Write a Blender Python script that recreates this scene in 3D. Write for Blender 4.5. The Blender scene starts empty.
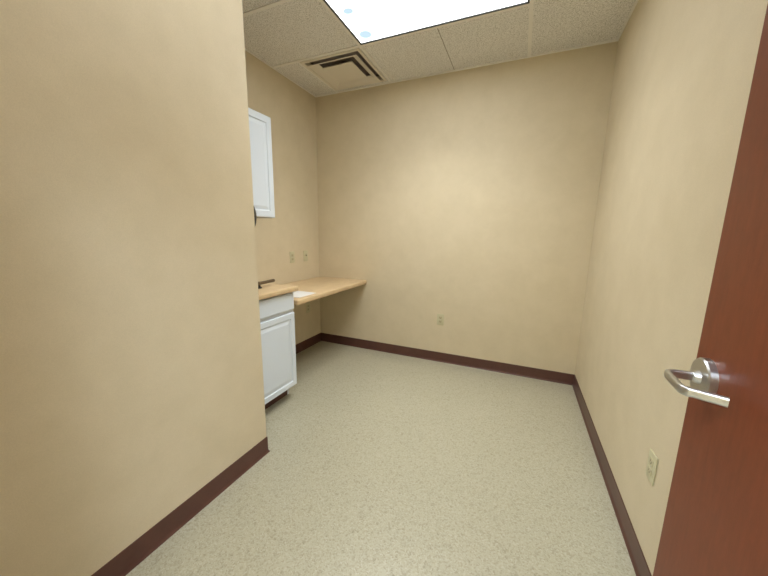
import bpy, bmesh, math
from mathutils import Vector, Matrix
scn = bpy.context.scene
COL = scn.collection

# ------------------------------------------------------------- room numbers (metres)
XR, D, XL, XN, YN, H = 0.5437, 3.0887, -2.1720, -1.3130, 1.2855, 2.7667
YF = 0.05            # room face of the front wall (the doorway the camera stands in)
XT, YT = -1.2816, 2.4284
TM = 0.6096
DX0, DX1, DH = -0.53, 0.395, 2.13   # doorway

# ------------------------------------------------------------- materials
def srgb(r, g, b):
    f = lambda c: (c/255/12.92) if c/255 <= .04045 else ((c/255+.055)/1.055)**2.4
    return (f(r), f(g), f(b), 1)

def mat(name, col, rough=.5, metal=0, spec=.5):
    m = bpy.data.materials.new(name); m.use_nodes = True
    b = m.node_tree.nodes['Principled BSDF']
    b.inputs['Base Color'].default_value = col
    b.inputs['Roughness'].default_value = rough
    b.inputs['Metallic'].default_value = metal
    b.inputs['Specular IOR Level'].default_value = spec
    return m, m.node_tree, b

def coords(nt, scale=(1, 1, 1)):
    t = nt.nodes.new('ShaderNodeTexCoord'); mp = nt.nodes.new('ShaderNodeMapping')
    mp.inputs['Scale'].default_value = scale
    nt.links.new(t.outputs['Object'], mp.inputs['Vector'])
    return mp.outputs['Vector']

def noise(nt, vec, scale, detail=4, rough=.6):
    n = nt.nodes.new('ShaderNodeTexNoise')
    n.inputs['Scale'].default_value = scale; n.inputs['Detail'].default_value = detail
    n.inputs['Roughness'].default_value = rough
    nt.links.new(vec, n.inputs['Vector'])
    return n.outputs['Fac']

def ramp(nt, fac, stops):
    r = nt.nodes.new('ShaderNodeValToRGB'); e = r.color_ramp.elements
    while len(e) < len(stops): e.new(.5)
    for i, (p, c) in enumerate(stops): e[i].position = p; e[i].color = c
    nt.links.new(fac, r.inputs['Fac']); return r.outputs['Color']

def mix(nt, a, b, fac, mode='MIX'):
    m = nt.nodes.new('ShaderNodeMix'); m.data_type = 'RGBA'; m.blend_type = mode
    for s, v in ((m.inputs['Factor'], fac), (m.inputs['A'], a), (m.inputs['B'], b)):
        if hasattr(v, 'links') or isinstance(v, bpy.types.NodeSocket): nt.links.new(v, s)
        else: s.default_value = v
    return m.outputs['Result']

def bump(nt, b, h, strength, dist):
    n = nt.nodes.new('ShaderNodeBump'); n.inputs['Strength'].default_value = strength
    n.inputs['Distance'].default_value = dist
    nt.links.new(h, n.inputs['Height']); nt.links.new(n.outputs['Normal'], b.inputs['Normal'])

# wall vinyl: tan with a very fine woven texture
WALLC = srgb(214, 203, 175)
m_wall, nt, b = mat('tan_wall_vinyl', WALLC, .62, 0, .35)
v = coords(nt)
c = ramp(nt, noise(nt, v, 6, 3), [(.3, srgb(212, 198, 168)), (.7, srgb(218, 204, 175))])
f = noise(nt, v, 420, 2)
c = mix(nt, c, ramp(nt, f, [(.35, (.93, .93, .93, 1)), (.65, (1, 1, 1, 1))]), 1.0, 'MULTIPLY')
nt.links.new(c, b.inputs['Base Color']); bump(nt, b, noise(nt, v, 260, 3), .25, .002)

# floor: off-white vinyl with small tan/grey chips
m_floor, nt, b = mat('speckled_vinyl_floor', srgb(200, 193, 170), .3, 0, .5)
v = coords(nt)
vo = nt.nodes.new('ShaderNodeTexVoronoi'); vo.inputs['Scale'].default_value = 200
nt.links.new(v, vo.inputs['Vector'])
sp = nt.nodes.new('ShaderNodeSeparateColor'); nt.links.new(vo.outputs['Color'], sp.inputs['Color'])
c1 = ramp(nt, sp.outputs['Red'], [(0, srgb(154, 147, 124)), (.13, srgb(163, 156, 133)), (.3, srgb(171, 165, 142)), (.8, srgb(175, 170, 148)), (1, srgb(183, 178, 157))])
vo2 = nt.nodes.new('ShaderNodeTexVoronoi'); vo2.inputs['Scale'].default_value = 95
nt.links.new(v, vo2.inputs['Vector'])
sp2 = nt.nodes.new('ShaderNodeSeparateColor'); nt.links.new(vo2.outputs['Color'], sp2.inputs['Color'])
c2 = ramp(nt, sp2.outputs['Green'], [(0, (.84, .83, .80, 1)), (.08, (.90, .89, .87, 1)), (.12, (1, 1, 1, 1)), (1, (1, 1, 1, 1))])
c3 = ramp(nt, noise(nt, v, 3.0, 4), [(.3, (.96, .96, .95, 1)), (.7, (1, 1, 1, 1))])
c = mix(nt, mix(nt, c1, c2, 1.0, 'MULTIPLY'), c3, 1.0, 'MULTIPLY')
nt.links.new(c, b.inputs['Base Color'])
r = nt.nodes.new('ShaderNodeMapRange'); r.inputs['To Min'].default_value = .27; r.inputs['To Max'].default_value = .36
nt.links.new(noise(nt, v, 9, 4), r.inputs['Value']); nt.links.new(r.outputs['Result'], b.inputs['Roughness'])

# mineral-fibre ceiling tile
m_tile, nt, b = mat('mineral_fibre_tile', srgb(205, 196, 180), .9, 0, .1)
v = coords(nt)
fz = noise(nt, v, 130, 4, .8)
c = ramp(nt, fz, [(.38, srgb(174, 170, 162)), (.50, srgb(230, 227, 222)), (.66, srgb(246, 244, 241))])
nt.links.new(c, b.inputs['Base Color']); bump(nt, b, fz, .6, .003)
m_grid, _, _ = mat('painted_ceiling_grid', srgb(234, 230, 223), .5, 0, .3)
m_score, _, _ = mat('score_line', srgb(140, 130, 114), .9, 0, .1)

m_base, nt, b = mat('brown_rubber_base', srgb(86, 54, 46), .34, 0, .5)
v = coords(nt)
nt.links.new(ramp(nt, noise(nt, v, 12, 3), [(.3, srgb(82, 51, 43)), (.7, srgb(91, 58, 49))]), b.inputs['Base Color'])

def wood(name, dark, mid, light, sc, rough):
    m, nt, b = mat(name, mid, rough, 0, .35)
    v = coords(nt, sc)
    c = ramp(nt, noise(nt, v, 4, 6, .65), [(.3, dark), (.5, mid), (.72, light)])
    v2 = coords(nt, tuple(s*4 for s in sc))
    c = mix(nt, c, ramp(nt, noise(nt, v2, 5, 3), [(.35, (.90, .88, .86, 1)), (.6, (1, 1, 1, 1))]), .7, 'MULTIPLY')
    v3 = coords(nt)
    c = mix(nt, c, ramp(nt, noise(nt, v3, 14, 4), [(.35, (.92, .90, .88, 1)), (.6, (1, 1, 1, 1))]), .8, 'MULTIPLY')
    nt.links.new(c, b.inputs['Base Color']); return m
m_door = wood('cherry_door_veneer', srgb(110, 50, 26), srgb(117, 55, 29), srgb(123, 59, 33), (16, 16, 2.5), .42)
m_lam = wood('maple_laminate', srgb(202, 175, 135), srgb(208, 182, 142), srgb(214, 189, 150), (9, 1.2, 9), .38)
m_white, nt, b = mat('white_thermofoil', srgb(214, 222, 231), .35, 0, .45)
m_carc, nt, b = mat('white_melamine', srgb(210, 212, 213), .45, 0, .4)
m_paper, _, _ = mat('white_paper', srgb(216, 214, 210), .8, 0, .2)
m_ivory, _, _ = mat('ivory_plastic', srgb(200, 194, 160), .35, 0, .5)
m_recep, _, _ = mat('darker_ivory_plastic', srgb(190, 181, 147), .4)
m_slot, _, _ = mat('dark_slot', srgb(60, 52, 38), .6)
m_black, _, _ = mat('black_plastic', srgb(14, 13, 13), .45)
m_bronze, _, _ = mat('dark_metal', srgb(120, 108, 92), .35, 1.0)
m_shadow_line, _, _ = mat('lens_shadow_line', srgb(38, 38, 40), .5)  # dark colour stands in for the shadow line at the lens edge
m_plenum, _, _ = mat('dark_duct', srgb(140, 131, 130), .8)
m_vent, _, _ = mat('beige_painted_steel', srgb(224, 216, 202), .45, 0, .4)

m_steel, nt, b = mat('satin_steel', srgb(196, 196, 197), .28, 1.0)
v = coords(nt, (1, 1, 30))
bump(nt, b, noise(nt, v, 60, 2), .06, .0005)

# lamp lens: prismatic panel, faint cell joints and two pale bluish ends where the tubes stop
m_lens = bpy.data.materials.new('lit_lens'); m_lens.use_nodes = True
nt = m_lens.node_tree; nt.nodes.clear()
out = nt.nodes.new('ShaderNodeOutputMaterial'); em = nt.nodes.new('ShaderNodeEmission')
nt.links.new(em.outputs[0], out.inputs[0])
tc = nt.nodes.new('ShaderNodeTexCoord')
def patch(cx, cy, rx, ry):
    mp = nt.nodes.new('ShaderNodeMapping'); mp.vector_type = 'TEXTURE'
    mp.inputs['Location'].default_value = (cx, cy, 0); mp.inputs['Scale'].default_value = (rx, ry, 1)
    nt.links.new(tc.outputs['Object'], mp.inputs['Vector'])
    g = nt.nodes.new('ShaderNodeTexGradient'); g.gradient_type = 'SPHERICAL'
    nt.links.new(mp.outputs['Vector'], g.inputs['Vector'])
    return g.outputs['Fac']
g1 = patch(-.510, .200, .100, .095); g2 = patch(-.505, -.065, .075, .060)
ad = nt.nodes.new('ShaderNodeMath'); ad.operation = 'MAXIMUM'
nt.links.new(g1, ad.inputs[0]); nt.links.new(g2, ad.inputs[1])
rp = nt.nodes.new('ShaderNodeValToRGB')
rp.color_ramp.elements[0].position = 0; rp.color_ramp.elements[0].color = (.95, .985, 1, 1)
rp.color_ramp.elements[1].position = .6; rp.color_ramp.elements[1].color = (.085, .112, .128, 1)
nt.links.new(ad.outputs[0], rp.inputs['Fac'])
# faint joints between the lens cells
br = nt.nodes.new('ShaderNodeTexBrick'); br.offset = 0; br.squash = 1
br.inputs['Scale'].default_value = 1; br.inputs['Brick Width'].default_value = .2; br.inputs['Row Height'].default_value = .2
br.inputs['Mortar Size'].default_value = .0016; br.inputs['Mortar Smooth'].default_value = 0
br.inputs['Color1'].default_value = (1, 1, 1, 1); br.inputs['Color2'].default_value = (1, 1, 1, 1); br.inputs['Mortar'].default_value = (.06, .065, .07, 1)
mpb = nt.nodes.new('ShaderNodeMapping'); mpb.inputs['Location'].default_value = (0, .1, 0)
nt.links.new(tc.outputs['Object'], mpb.inputs['Vector']); nt.links.new(mpb.outputs['Vector'], br.inputs['Vector'])
nt.links.new(mix(nt, rp.outputs['Color'], br.outputs['Color'], 1.0, 'DARKEN'), em.inputs['Color'])
LENS_STRENGTH = 5.5
em.inputs['Strength'].default_value = LENS_STRENGTH

m_lens_fill = m_lens.copy(); m_lens_fill.name = 'lit_lens_fill'  # weaker glow for the added fill troffer
for n in m_lens_fill.node_tree.nodes:
    if n.type == 'EMISSION': n.inputs['Strength'].default_value = 3.3

m_hall = bpy.data.materials.new('lit_hall_fill'); m_hall.use_nodes = True  # glow of the added hallway fill lamps
nt = m_hall.node_tree; nt.nodes.clear()
out = nt.nodes.new('ShaderNodeOutputMaterial'); em = nt.nodes.new('ShaderNodeEmission')
em.inputs['Color'].default_value = (.80, .92, 1.04, 1); em.inputs['Strength'].default_value = 29
nt.links.new(em.outputs[0], out.inputs[0])

# ------------------------------------------------------------- mesh helpers
def new_bm(): return bmesh.new()

def box(bm, x0, x1, y0, y1, z0, z1, bevel=0, seg=2, mi=0):
    m = Matrix.Translation(((x0+x1)/2, (y0+y1)/2, (z0+z1)/2)) @ Matrix.Diagonal((x1-x0, y1-y0, z1-z0, 1))
    r = bmesh.ops.create_cube(bm, size=1, matrix=m)
    fs = list({f for v in r['verts'] for f in v.link_faces})
    for f in fs: f.material_index = mi
    if bevel:
        es = list({e for v in r['verts'] for e in v.link_edges})
        rr = bmesh.ops.bevel(bm, geom=es, offset=bevel, segments=seg, profile=.5, affect='EDGES')
        for f in rr['faces']: f.material_index = mi

def cyl(bm, p0, p1, r0, r1=None, seg=24, mi=0):
    p0, p1 = Vector(p0), Vector(p1); d = p1-p0
    q = d.to_track_quat('Z', 'Y').to_matrix().to_4x4()
    r = bmesh.ops.create_cone(bm, cap_ends=True, segments=seg, radius1=r0, radius2=r0 if r1 is None else r1,
                              depth=d.length, matrix=Matrix.Translation((p0+p1)/2) @ q)
    for f in {f for v in r['verts'] for f in v.link_faces}: f.material_index = mi

def obj(name, bm, mats, parent=None, smooth=False, loc=None):
    bmesh.ops.recalc_face_normals(bm, faces=bm.faces[:])
    me = bpy.data.meshes.new(name)
    if loc is not None: bmesh.ops.translate(bm, verts=bm.verts[:], vec=-Vector(loc))
    bm.to_mesh(me); bm.free()
    for m in (mats if isinstance(mats, (list, tuple)) else [mats]): me.materials.append(m)
    if smooth:
        me.polygons.foreach_set('use_smooth', [True]*len(me.polygons))
        me.set_sharp_from_angle(angle=math.radians(32))
    o = bpy.data.objects.new(name, me); COL.objects.link(o)
    if loc is not None: o.location = loc
    if parent:
        o.parent = parent
        if loc is not None: o.location = loc
    return o

def struct(name, bm, mats, smooth=False):
    o = obj(name, bm, mats, None, smooth); o['kind'] = 'structure'; return o

def thing(name, loc, label, cat, group=None, rot=(0, 0, 0)):
    o = bpy.data.objects.new(name, None); COL.objects.link(o)
    o.empty_display_size = .05
    o.location = loc; o.rotation_euler = rot; o['label'] = label; o['category'] = cat
    if group: o['group'] = group
    return o

# ------------------------------------------------------------- room shell
bm = new_bm(); box(bm, -3.2, 2.2, -1.7, D+.12, -.1, 0); struct('floor', bm, m_floor)
bm = new_bm(); box(bm, XL-.12, XR+.12, D, D+.12, 0, H+.12); struct('wall_back', bm, m_wall)
bm = new_bm(); box(bm, XR, XR+.12, YF-.12, D, 0, H+.12); struct('wall_right', bm, m_wall)
bm = new_bm(); box(bm, XL-.12, XL, YN, D, 0, H+.12); struct('wall_left', bm, m_wall)
bm = new_bm(); box(bm, XL-.12, XN, YF-.12, YN, 0, H+.12); struct('wall_near_left', bm, m_wall)
bm = new_bm()
box(bm, XN, DX0, YF-.12, YF, 0, H+.12); box(bm, DX1, XR, YF-.12, YF, 0, H+.12); box(bm, DX0, DX1, YF-.12, YF, DH, H+.12)
struct('wall_front', bm, m_wall)
# hallway behind the camera
bm = new_bm(); box(bm, -3.2, 2.2, -1.8, -1.7, 0, H); struct('wall_hallway_far', bm, m_wall)
bm = new_bm(); box(bm, -3.3, -3.2, -1.7, YF, 0, H); struct('wall_hallway_left', bm, m_wall)
bm = new_bm(); box(bm, 2.2, 2.3, -1.7, YF, 0, H); struct('wall_hallway_right', bm, m_wall)
bm = new_bm(); box(bm, -3.2, XL-.12, YF-.12, YF, 0, H); box(bm, XR+.12, 2.2, YF-.12, YF, 0, H)
struct('wall_hallway_near', bm, m_wall)

# ceiling: tile field with openings for the lamp and the diffuser panel
VX0, VX1, VY0, VY1 = -1.862, -1.324, 2.468, 3.006      # diffuser throat
LX0, LX1, LY0, LY1 = XT, XT+2*TM, YT-TM, YT
MY0, MY1 = YT-3*TM, YT-2*TM      # row of the added fill troffer, out of view
bm = new_bm()
xs = sorted([XL, VX0, VX1, XN, LX0, LX1, XR]); ys = sorted([YF, YN, MY0, MY1, LY0, LY1, VY0, VY1, D])
for i in range(len(xs)-1):
    for j in range(len(ys)-1):
        cx, cy = (xs[i]+xs[i+1])/2, (ys[j]+ys[j+1])/2
        if LX0 < cx < LX1 and (LY0 < cy < LY1 or MY0 < cy < MY1): continue
        if VX0 < cx < VX1 and VY0 < cy < VY1: continue
        if cx < XN and cy < YN: continue
        box(bm, xs[i], xs[i+1], ys[j], ys[j+1], H+.004, H+.020)
box(bm, XL-.12, XR+.12, YF-.12, D+.12, H+.12, H+.2)      # deck over the plenum
bmesh.ops.remove_doubles(bm, verts=bm.verts[:], dist=1e-5)
struct('ceiling', bm, m_tile)
bm = new_bm(); box(bm, -3.2, 2.2, -1.7, YF-.12, H, H+.1); struct('ceiling_hallway', bm, m_tile)

# exposed grid: tees run along y every 4 ft, cross tees along x every 2 ft
tw, tz = .0125, .003
bm = new_bm()
YC = D-.022
for x in (XT, XT+2*TM):
    box(bm, x-tw, x+tw, YF, D-.02, H-tz, H+.0045)
yy = YT
rows = [YT, YT-TM, YT-2*TM, YT-3*TM]
for y in rows:
    x0 = XL if y > YN else XN
    for a, c_ in ((x0, XT-tw), (XT+tw, XT+2*TM-tw), (XT+2*TM+tw, XR)):
        if c_ > a and not (a > XT+2*TM and y > YT-TM-.01): box(bm, a, c_, y-tw, y+tw, H-tz, H+.0045)
box(bm, XT-TM-tw*.6, XT-TM+tw*.6, YT+tw, D-.02, H-tz, H+.0045)
struct('trim_1', bm, m_grid)
# perimeter wall angle
bm = new_bm()
aw = .022
box(bm, XL, XR, D-aw, D, H-.004, H+.0045); box(bm, XL, XL+aw*.5, YN, D-aw, H-.004, H+.0045)
box(bm, XR-aw*.6, XR, YF, D-aw, H-.004, H+.0045); box(bm, XN, XN+aw*.5, YF, YN, H-.004, H+.0045)
box(bm, XL, XN+aw*.5, YN, YN+aw*.5, H-.004, H+.0045)
struct('trim_2', bm, m_grid)
# scored joint in the middle of the 4 ft tiles
bm = new_bm()
box(bm, XT+TM-.0025, XT+TM+.0025, YT+tw, D-aw, H+.0034, H+.0045)
for k in (1, 3): box(bm, XT+TM-.0025, XT+TM+.0025, YT-(k+1)*TM+tw, YT-k*TM-tw, H+.0034, H+.0045)
struct('trim_3', bm, m_score)

# cove base, mitred round the corners; the room lies to the right of each path
PROF = [(0, .1016), (.002, .1016), (.0033, .0998), (.0036, .096), (.0036, .024), (.0045, .014), (.0075, .006), (.0115, .0025), (.0125, 0), (0, 0)]
def offset_dirs(path):
    n = []
    for i in range(len(path)-1):
        d = Vector((path[i+1][0]-path[i][0], path[i+1][1]-path[i][1])).normalized(); n.append(Vector((d.y, -d.x)))
    res = [n[0]]
    for i in range(1, len(n)):
        s = n[i-1]+n[i]; res.append(s/(s.dot(n[i])))
    return res+[n[-1]]
def base_run(path, names):
    od = offset_dirs(path)
    for i, nm in enumerate(names):
        bm = new_bm(); rings = []
        for k in (i, i+1):
            rings.append([bm.verts.new((path[k][0]+od[k].x*d, path[k][1]+od[k].y*d, z)) for d, z in PROF])
        n = len(PROF)
        for j in range(n): bm.faces.new((rings[0][j], rings[0][(j+1) % n], rings[1][(j+1) % n], rings[1][j]))
        bm.faces.new(rings[0]); bm.faces.new(rings[1][::-1])
        struct(nm, bm, m_base, smooth=True)
base_run([(XN, YF), (XN, YN), (-1.63, YN)], ['baseboard_near_left', 'baseboard_alcove_side'])
base_run([(XL, 1.90), (XL, D), (XR, D), (XR, YF)], ['baseboard_left', 'baseboard_back', 'baseboard_right'])

# door frame in the front wall
bm = new_bm()
for x0, x1 in ((DX0, DX0+.03), (DX1-.02, DX1)): box(bm, x0, x1, YF-.135, YF+.012, 0, DH)
box(bm, DX0, DX1, YF-.135, YF+.012, DH-.03, DH)
struct('trim_4', bm, m_base)

# ------------------------------------------------------------- door leaf with lever handles
A = Vector((.392, .088)); B = Vector((.429, .995))       # hinge and latch edge of the room face
dd = (B-A); W = dd.length; dd.normalize(); ang = math.atan2(dd.y, dd.x)
bm = new_bm()
# local frame: x along leaf from hinge, y = into the leaf thickness (towards the right wall is -y)
box(bm, 0, W, -.044, 0, .012, DH-.04, .0015, 1)
door = obj('door_1', bm, m_door); door['kind'] = 'structure'
door.location = (A.x, A.y, 0); door.rotation_euler = (0, 0, ang)

def tube_path(bm, pts, rad_y, rad_z, seg=14, radii=None):
    """flattened round bar through pts"""
    rings = []
    P = [Vector(p) for p in pts]
    for i, q in enumerate(P):
        t = ((P[min(i+1, len(P)-1)]-P[max(i-1, 0)])).normalized()
        side = t.cross(Vector((0, 0, 1))).normalized(); up = Vector((0, 0, 1))
        rings.append([bm.verts.new(q + side*rad_y*math.cos(a)*1.0 + up*rad_z*math.sin(a)) for a in
                      [2*math.pi*k/seg for k in range(seg)]])
    for a, b_ in zip(rings, rings[1:]):
        for k in range(seg): bm.faces.new((a[k], a[(k+1) % seg], b_[(k+1) % seg], b_[k]))
    bm.faces.new(rings[0]); bm.faces.new(rings[-1][::-1])

def arc(c, r, a0, a1, n, z):
    return [(c[0]+r*math.cos(math.radians(a0+(a1-a0)*k/n)), c[1]+r*math.sin(math.radians(a0+(a1-a0)*k/n)), z) for k in range(n+1)]

def lever(side):
    # side +1 = room side (+y local), -1 = wall side
    s = side; y0 = 0 if s > 0 else -.044
    hx, hz = W-.0700, 1.004
    proj_ = .077 if s > 0 else .058
    bm = new_bm()
    cyl(bm, (hx, y0, hz), (hx, y0+s*.013, hz), .0475, .0468, 48)
    cyl(bm, (hx, y0+s*.013, hz), (hx, y0+s*.0165, hz), .0468, .0440, 48)
    rose = obj('door_handle', bm, m_steel, door, True)
    rose['label'] = 'satin steel lever handle with round rose'
    bm = new_bm(); cyl(bm, (hx, y0+s*.0165, hz), (hx, y0+s*.027, hz), .0165, .0125, 24)
    obj('collar', bm, m_steel, rose, True)
    yo = y0+s*proj_; r_ = .016; L = .106; yend = y0+s*.014
    pts = [(hx, y0+s*.024, hz), (hx, yo-s*r_, hz)]
    pts += [(p[0], p[1], hz) for p in arc((hx-r_, yo-s*r_), r_, 0, s*90, 6, hz)][1:]
    x1 = hx-L
    pts += [(p[0], p[1], hz) for p in arc((x1+r_, yo-s*r_), r_, s*90, s*180, 6, hz)]
    pts += [(x1-.019, yend, hz)]
    bm = new_bm()
    # rectangular-section bar with softened edges
    rings = []; P = [Vector(p) for p in pts]
    hw, hh = .0062, .0105; NS = 16
    sec = [(hw*math.copysign(abs(math.cos(a))**.75, math.cos(a)), hh*math.copysign(abs(math.sin(a))**.6, math.sin(a))) for a in [2*math.pi*(k+.5)/NS for k in range(NS)]]
    for i, q in enumerate(P):
        t = (P[min(i+1, len(P)-1)]-P[max(i-1, 0)]).normalized(); sd = t.cross(Vector((0, 0, 1))).normalized()
        rings.append([bm.verts.new(q+sd*a+Vector((0, 0, b_))) for a, b_ in sec])
    for a, b_ in zip(rings, rings[1:]):
        for k in range(NS): bm.faces.new((a[k], a[(k+1) % NS], b_[(k+1) % NS], b_[k]))
    bm.faces.new(rings[0]); bm.faces.new(rings[-1][::-1])
    obj('lever', bm, m_steel, rose, True)
lever(1); lever(-1)
# latch plate on the door edge, hinges
bm = new_bm(); box(bm, W-.0003, W+.0012, -.036, -.008, .945, 1.055); box(bm, W, W+.008, -.028, -.016, .985, 1.015, .002)
obj('latch_plate', bm, m_steel, door)
for z in (.25, 1.05, 1.85):
    bm = new_bm(); cyl(bm, (-.004, .004, z-.05), (-.004, .004, z+.05), .007); obj('hinge', bm, m_steel, door, True)

# ------------------------------------------------------------- fronts for the cabinets (plane x = X1, facing +x)
def raised_front(name, x0, x1, y0, y1, z0, z1, rail, mats, parent):
    """slab with eased edge; if rail, a routed raised panel"""
    bm = new_bm(); prof = [(0, 0), (0, x1-x0-.006), (.002, x1-x0-.002), (.006, x1-x0)]
    if rail:
        prof += [(rail, x1-x0), (rail+.004, x1-x0-.006), (rail+.010, x1-x0-.007), (rail+.034, x1-x0-.0015), (rail+.036, x1-x0-.001)]
    rings = []
    for ins, dx in prof:
        rings.append([bm.verts.new((x0+dx, y, z)) for y, z in ((y0+ins, z0+ins), (y1-ins, z0+ins), (y1-ins, z1-ins), (y0+ins, z1-ins))])
    for a, b_ in zip(rings, rings[1:]):
        for k in range(4): bm.faces.new((a[k], a[(k+1) % 4], b_[(k+1) % 4], b_[k]))
    bm.faces.new(rings[-1]); bm.faces.new(rings[0][::-1])
    return obj(name, bm, mats, parent)

# base cabinet in the alcove
CY0, CY1 = YN+.004, 1.893
cab = thing('base_cabinet', (XL, CY0, 0), 'white base cabinet with one drawer over a raised panel door, under the higher counter', 'cabinet')
def under(o, par): # keep world coordinates for children of an Empty
    o.matrix_parent_inverse = par.matrix_world.inverted()
def P_(o, par):
    o.parent = par; o.location = Vector(o.location)-Vector(par.location); return o
bm = new_bm()
FX = -1.585
box(bm, XL+.002, FX-.02, CY1-.018, CY1, .10, .876)            # right side
box(bm, XL+.002, -1.66, CY1-.018, CY1, 0, .10)
box(bm, XL+.002, FX-.02, CY0, CY0+.018, .10, .876)
box(bm, XL+.002, -1.66, CY0, CY0+.018, 0, .10)
box(bm, XL+.01, FX-.02, CY0+.018, CY1-.018, .10, .118)
box(bm, XL+.002, XL+.01, CY0, CY1, .10, .876)
# face frame
box(bm, FX-.02, FX, CY1-.05, CY1, .10, .876, .001, 1); box(bm, FX-.02, FX, CY0, CY0+.04, .10, .876, .001, 1)
box(bm, FX-.02, FX, CY0+.04, CY1-.05, .82, .876); box(bm, FX-.02, FX, CY0+.04, CY1-.05, .69, .76); box(bm, FX-.02, FX, CY0+.04, CY1-.05, .119, .14)
P_(obj('body', bm, m_carc), cab)
bm = new_bm(); box(bm, -1.67, -1.662, CY0, CY1-.003, 0.001, .10); o = P_(obj('toe_kick', bm, m_base), cab)
o['label'] = 'dark brown recessed toe kick'
o = raised_front('drawer', FX+.001, -1.563, CY0+.012, CY1-.012, .738, .864, 0, m_white, None); P_(o, cab)
o = raised_front('door', FX+.001, -1.563, CY0+.012, CY1-.010, .114, .712, .042, m_white, None); P_(o, cab); dpart = o
bm = new_bm(); cyl(bm, (-1.574, CY1-.006, .655), (-1.574, CY1-.006, .695), .004, seg=12)
o = obj('hinge', bm, m_bronze, None, True); o.parent = dpart

# counter over it
bm = new_bm(); box(bm, XL+.001, -1.540, CY0, 1.912, .8765, .9145, .010, 4)
o = obj('countertop', bm, m_lam, None, True, loc=(XL, CY0, .8765))
o['label'] = 'short maple laminate countertop on the white base cabinet, higher than the desk'; o['category'] = 'countertop'
# lower desk surface fixed in the corner
bm = new_bm(); box(bm, XL, -1.541, 1.897, D, .760, .803, .011, 4)
o = obj('desk_top', bm, m_lam, None, True, loc=(XL, 1.897, .76))
o['label'] = 'long maple laminate desk shelf fixed in the corner, without legs'; o['category'] = 'desk'
# sheets of white paper on it
bm = new_bm(); box(bm, -1.862, -1.588, 1.972, 2.204, .8033, .8065)
o = obj('paper_sheet', bm, m_paper, None, loc=(-1.725, 2.088, .8033))
o['label'] = 'white paper lying on the desk shelf next to the base cabinet'; o['category'] = 'paper'

# faucet on the counter
fa = thing('faucet', (-1.735, 1.695, .9145), 'low dark metal faucet with lever handle on the higher countertop', 'faucet')
bm = new_bm(); cyl(bm, (0, 0, 0), (0, 0, .006), .030, .028); cyl(bm, (0, 0, .006), (0, 0, .030), .020, .018)
o = obj('base', bm, m_black, fa, True)
bm = new_bm(); cyl(bm, (0, 0, .024), (0, 0, .046), .021, .019); tube_path(bm, [(0, .01, .032), (0, .06, .033), (.003, .11, .035), (.006, .150, .037), (.006, .158, .037)], .013, .012)
obj('lever', bm, m_bronze, fa, True)
bm = new_bm(); tube_path(bm, [(0, -.01, .022), (-.01, -.06, .034), (-.02, -.13, .036), (-.02, -.15, .028)], .010, .008)
obj('spout', bm, m_bronze, fa, True)

# black dispenser on the alcove side wall
dp = thing('dispenser', (-1.420, YN, 1.300), 'black rounded dispenser on the alcove side wall below the upper cabinet, mostly hidden', 'dispenser')
bm = new_bm(); box(bm, -.060, .060, 0, .020, 0, .215, .006, 2); obj('back_plate', bm, m_black, dp, True)
bm = new_bm(); rings = []
for k in range(13):
    t = k/12; z = .004+t*.207; s = (math.sin(math.pi*(.08+.84*t)))**.55
    rings.append([bm.verts.new((.058*s*math.cos(a), .020+.082*s*math.sin(a)**.8 if math.sin(a) > 0 else .020, z))
                  for a in [math.pi*j/14 for j in range(15)]])
for a, b_ in zip(rings, rings[1:]):
    for j in range(14): bm.faces.new((a[j], a[j+1], b_[j+1], b_[j]))
    bm.faces.new((a[14], a[0], b_[0], b_[14]))
bm.faces.new(rings[0]); bm.faces.new(rings[-1][::-1])
obj('cover', bm, m_black, dp, True)

# upper cabinet
UY0, UY1, UZ0, UZ1 = YN+.004, 2.034, 1.430, 2.192
uc = thing('wall_cabinet', (XL, UY0, UZ0), 'white wall cabinet hung high on the left alcove wall', 'cabinet')
UX = -1.869
bm = new_bm()
box(bm, XL+.002, UX, UY1-.018, UY1, UZ0, UZ1, .001, 1); box(bm, XL+.002, UX, UY0, UY0+.018, UZ0, UZ1, .001, 1)
box(bm, XL+.002, UX, UY0+.018, UY1-.018, UZ0+.012, UZ0+.03); box(bm, XL+.002, UX, UY0+.018, UY1-.018, UZ1-.018, UZ1)
box(bm, XL+.002, XL+.01, UY0+.018, UY1-.018, UZ0+.03, UZ1-.018)
P_(obj('body', bm, m_carc), uc)
mid = (UY0+UY1)/2
for a, c_ in ((UY0+.002, mid-.002), (mid+.002, UY1-.002)):
    o = raised_front('door', UX+.001, -1.848, a, c_, UZ0+.003, UZ1-.003, .050, m_white, None); P_(o, uc)

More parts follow.
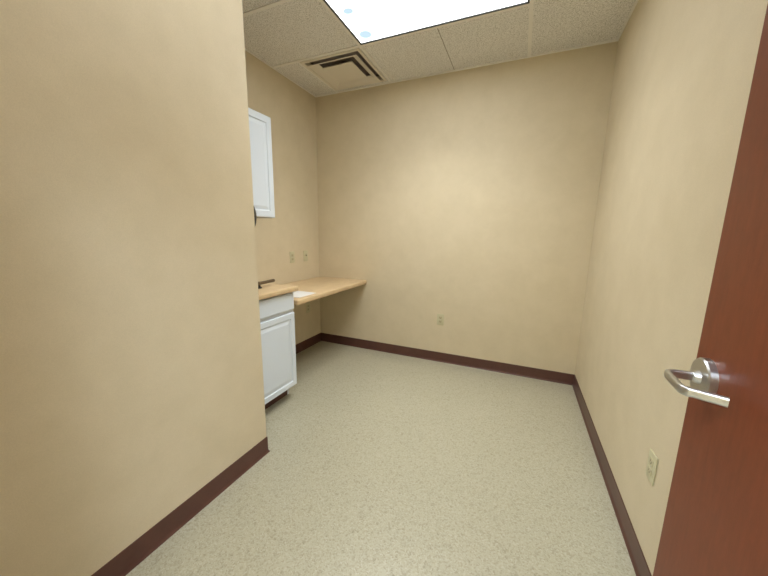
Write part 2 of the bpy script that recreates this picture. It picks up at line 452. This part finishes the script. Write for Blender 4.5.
# ------------------------------------------------------------- outlets
def outlet(loc, rotz, label, kind='duplex', group=None):
    # local: +x out of the wall
    t = thing('wall_outlet' if kind == 'duplex' else 'wall_jack_plate', loc, label, 'outlet' if kind == 'duplex' else 'wall plate', group, (0, 0, rotz))
    bm = new_bm(); box(bm, .0003, .0062, -.0355, .0355, -.0585, .0585, .0025, 3)
    obj('cover_plate', bm, m_ivory, t, True)
    if kind == 'duplex':
        for s in (-1, 1):
            bm = new_bm(); z = s*.0195
            box(bm, .005, .0082, -.0165, .0165, z-.0135, z+.0135, .0035 if False else .0015, 2)
            box(bm, .0078, .0085, -.0078, -.0055, z-.002, z+.0065, mi=1); box(bm, .0078, .0085, .0055, .0078, z-.002, z+.0065, mi=1)
            cyl(bm, (.0078, 0, z-.0068), (.0085, 0, z-.0068), .0026, seg=12, mi=1)
            obj('receptacle', bm, [m_recep, m_slot], t)
        bm = new_bm(); cyl(bm, (.006, 0, 0), (.0072, 0, 0), .0032, seg=14); obj('screw', bm, m_steel, t)
    else:
        bm = new_bm(); box(bm, .006, .013, -.009, .009, -.004, .026, .002, 2); box(bm, .0128, .0136, -.006, .006, .000, .012, mi=1)
        obj('jack', bm, [m_recep, m_slot], t)
        for z in (-.045, .045):
            bm = new_bm(); cyl(bm, (.006, 0, z), (.0072, 0, z), .0032, seg=14); obj('screw', bm, m_steel, t)
    return t
outlet((-.692, D, .456), -math.pi/2, 'ivory duplex outlet low on the wide back wall')
outlet((XR, 1.405, .447), math.pi, 'ivory duplex outlet low on the right wall beside the wooden door')
outlet((XL, 2.606, 1.062), 0, 'ivory duplex outlet above the desk shelf, the one nearer the cabinet')
outlet((XL, 2.830, 1.062), 0, 'ivory wall plate with one dark jack, above the desk shelf near the corner', 'jack')
outlet((XL, 2.847, .470), 0, 'ivory duplex outlet on the left wall underneath the desk shelf')

# ------------------------------------------------------------- ceiling diffuser
vc = Vector(((VX0+VX1)/2, (VY0+VY1)/2, H)); hx, hy = (VX1-VX0)/2, (VY1-VY0)/2
vt = thing('ceiling_vent', vc, 'square stepped air diffuser set in the ceiling beside the light', 'vent')
def ring(bm, pts):   # pts: list of (halfx, halfy, z); quads between consecutive rects
    rr = [[bm.verts.new((sx*a, sy*b_, z)) for sx, sy in ((-1, -1), (1, -1), (1, 1), (-1, 1))] for a, b_, z in pts]
    for p, q in zip(rr, rr[1:]):
        for k in range(4): bm.faces.new((p[k], p[(k+1) % 4], q[(k+1) % 4], q[k]))
    return rr
bm = new_bm()
ring(bm, [(hx+.020, hy+.020, -.0005), (hx+.020, hy+.020, -.004), (hx-.004, hy-.004, -.006), (hx-.010, hy-.010, .000), (hx-.012, hy-.012, .035), (hx+.0, hy+.0, .035), (hx+.0, hy+.0, .001)])
obj('frame', bm, m_vent, vt)
bm = new_bm()
r_ = ring(bm, [(hx-.005, hy-.005, .034), (hx-.005, hy-.005, .06)]); bm.faces.new(r_[1])
o = obj('duct', bm, m_plenum, vt); o['label'] = 'dark duct opening'
bm = new_bm()
a, b_ = hx-.030, hy-.030
ring(bm, [(a-.066, b_-.066, .016), (a-.036, b_-.036, -.002), (a-.014, b_-.014, -.012), (a, b_, -.015), (a, b_, -.0165), (a-.015, b_-.015, -.0135), (a-.037, b_-.037, -.0035), (a-.067, b_-.067, .0145), (a-.066, b_-.066, .016)])
obj('louver', bm, m_vent, vt)
bm = new_bm()
a, b_ = hx-.118, hy-.118
r_ = ring(bm, [(a-.03, b_-.03, .012), (a, b_, -.010), (a, b_, -.013), (a-.012, b_-.012, -.010), (a-.028, b_-.028, -.009)])
bm.faces.new(r_[-1]); bm.faces.new(r_[0])
obj('center_plate', bm, m_vent, vt)

# ------------------------------------------------------------- ceiling light
def troffer(cx, cy, label, lens_mat, watts, spread):
    lt = thing('ceiling_light', (cx, cy, H), label, 'ceiling light', )
    lx, ly = (LX1-LX0)/2, (LY1-LY0)/2
    bm = new_bm()
    ring(bm, [(lx-tw, ly-tw, .0), (lx-tw, ly-tw, .10), (lx-tw-.004, ly-tw-.004, .10), (lx-tw-.004, ly-tw-.004, 0), (lx-tw, ly-tw, 0)])
    box(bm, -lx+tw, lx-tw, -ly+tw, ly-tw, .10, .104)
    obj('housing', bm, m_grid, lt)
    bm = new_bm()
    ring(bm, [(lx-tw+.001, ly-tw+.001, -.0032), (lx-tw-.012, ly-tw-.012, -.0032), (lx-tw-.012, ly-tw-.012, .012), (lx-tw-.001, ly-tw-.001, .012), (lx-tw+.001, ly-tw+.001, -.0032)])
    o = obj('frame', bm, m_shadow_line, lt); o['label'] = 'thin frame coloured dark as the shadow line round the lens'
    bm = new_bm(); box(bm, -lx+tw+.010, lx-tw-.010, -ly+tw+.010, ly-tw-.010, .004, .008)
    obj('lens', bm, lens_mat, lt)
    L = bpy.data.lights.new('lamp', 'AREA'); L.shape = 'RECTANGLE'; L.size = 2*lx-.09; L.size_y = 2*ly-.09
    L.energy = watts; L.spread = math.radians(spread); L.color = (.95, .985, 1)
    lo = bpy.data.objects.new('lamp', L); COL.objects.link(lo); lo.parent = lt; lo.location = (0, 0, .001)
LCX = (LX0+LX1)/2
troffer(LCX, (LY0+LY1)/2, 'lit rectangular fluorescent troffer recessed in the room ceiling next to the square vent', m_lens, 11.5, 112)
troffer(LCX, MY1-TM/2, 'added unseen fill troffer in the room ceiling, one tile nearer the doorway', m_lens_fill, .6, 160)  # added out of view to brighten the near-left wall

# unseen hallway lamps added behind the camera: fill for near wall and handle
for hx_, txt in ((-.55, 'added hallway fill light straight behind the doorway'), (1.25, 'added hallway fill light to the right of the doorway')):
  ht = thing('ceiling_light', (hx_, -.95, H), txt, 'ceiling light')
  bm = new_bm(); box(bm, -.6, .6, -.3, .3, -.012, -.001); obj('lens', bm, m_hall, ht)
  bm = new_bm(); ring(bm, [(.62, .32, -.0005), (.62, .32, -.016), (.60, .30, -.016), (.60, .30, -.0005), (.62, .32, -.0005)]); obj('frame', bm, m_grid, ht)

# ------------------------------------------------------------- world, camera, colour
w = bpy.data.worlds.new('world'); scn.world = w; w.use_nodes = True
w.node_tree.nodes['Background'].inputs['Color'].default_value = (.9, .95, 1, 1)
w.node_tree.nodes['Background'].inputs['Strength'].default_value = .05

cam = bpy.data.cameras.new('camera'); co = bpy.data.objects.new('camera', cam); COL.objects.link(co)
F = Vector((-0.38974227, 0.90424535, -0.17447437)); R = Vector((0.9171639, 0.3982240, 0.0151006)); U = Vector((-0.0831345, 0.1541363, 0.9845459))
M = Matrix((R, U, -F)).transposed().to_4x4(); M.translation = Vector((0, 0, 1.32736))
co.matrix_world = M
cam.sensor_fit = 'HORIZONTAL'; cam.sensor_width = 36; cam.lens = 311.87/768*36; cam.clip_start = .02
scn.camera = co
scn.view_settings.view_transform = 'Standard'; scn.view_settings.look = 'None'
scn.view_settings.gamma = 1; scn.view_settings.use_curve_mapping = False
scn.view_settings.exposure = 0.48
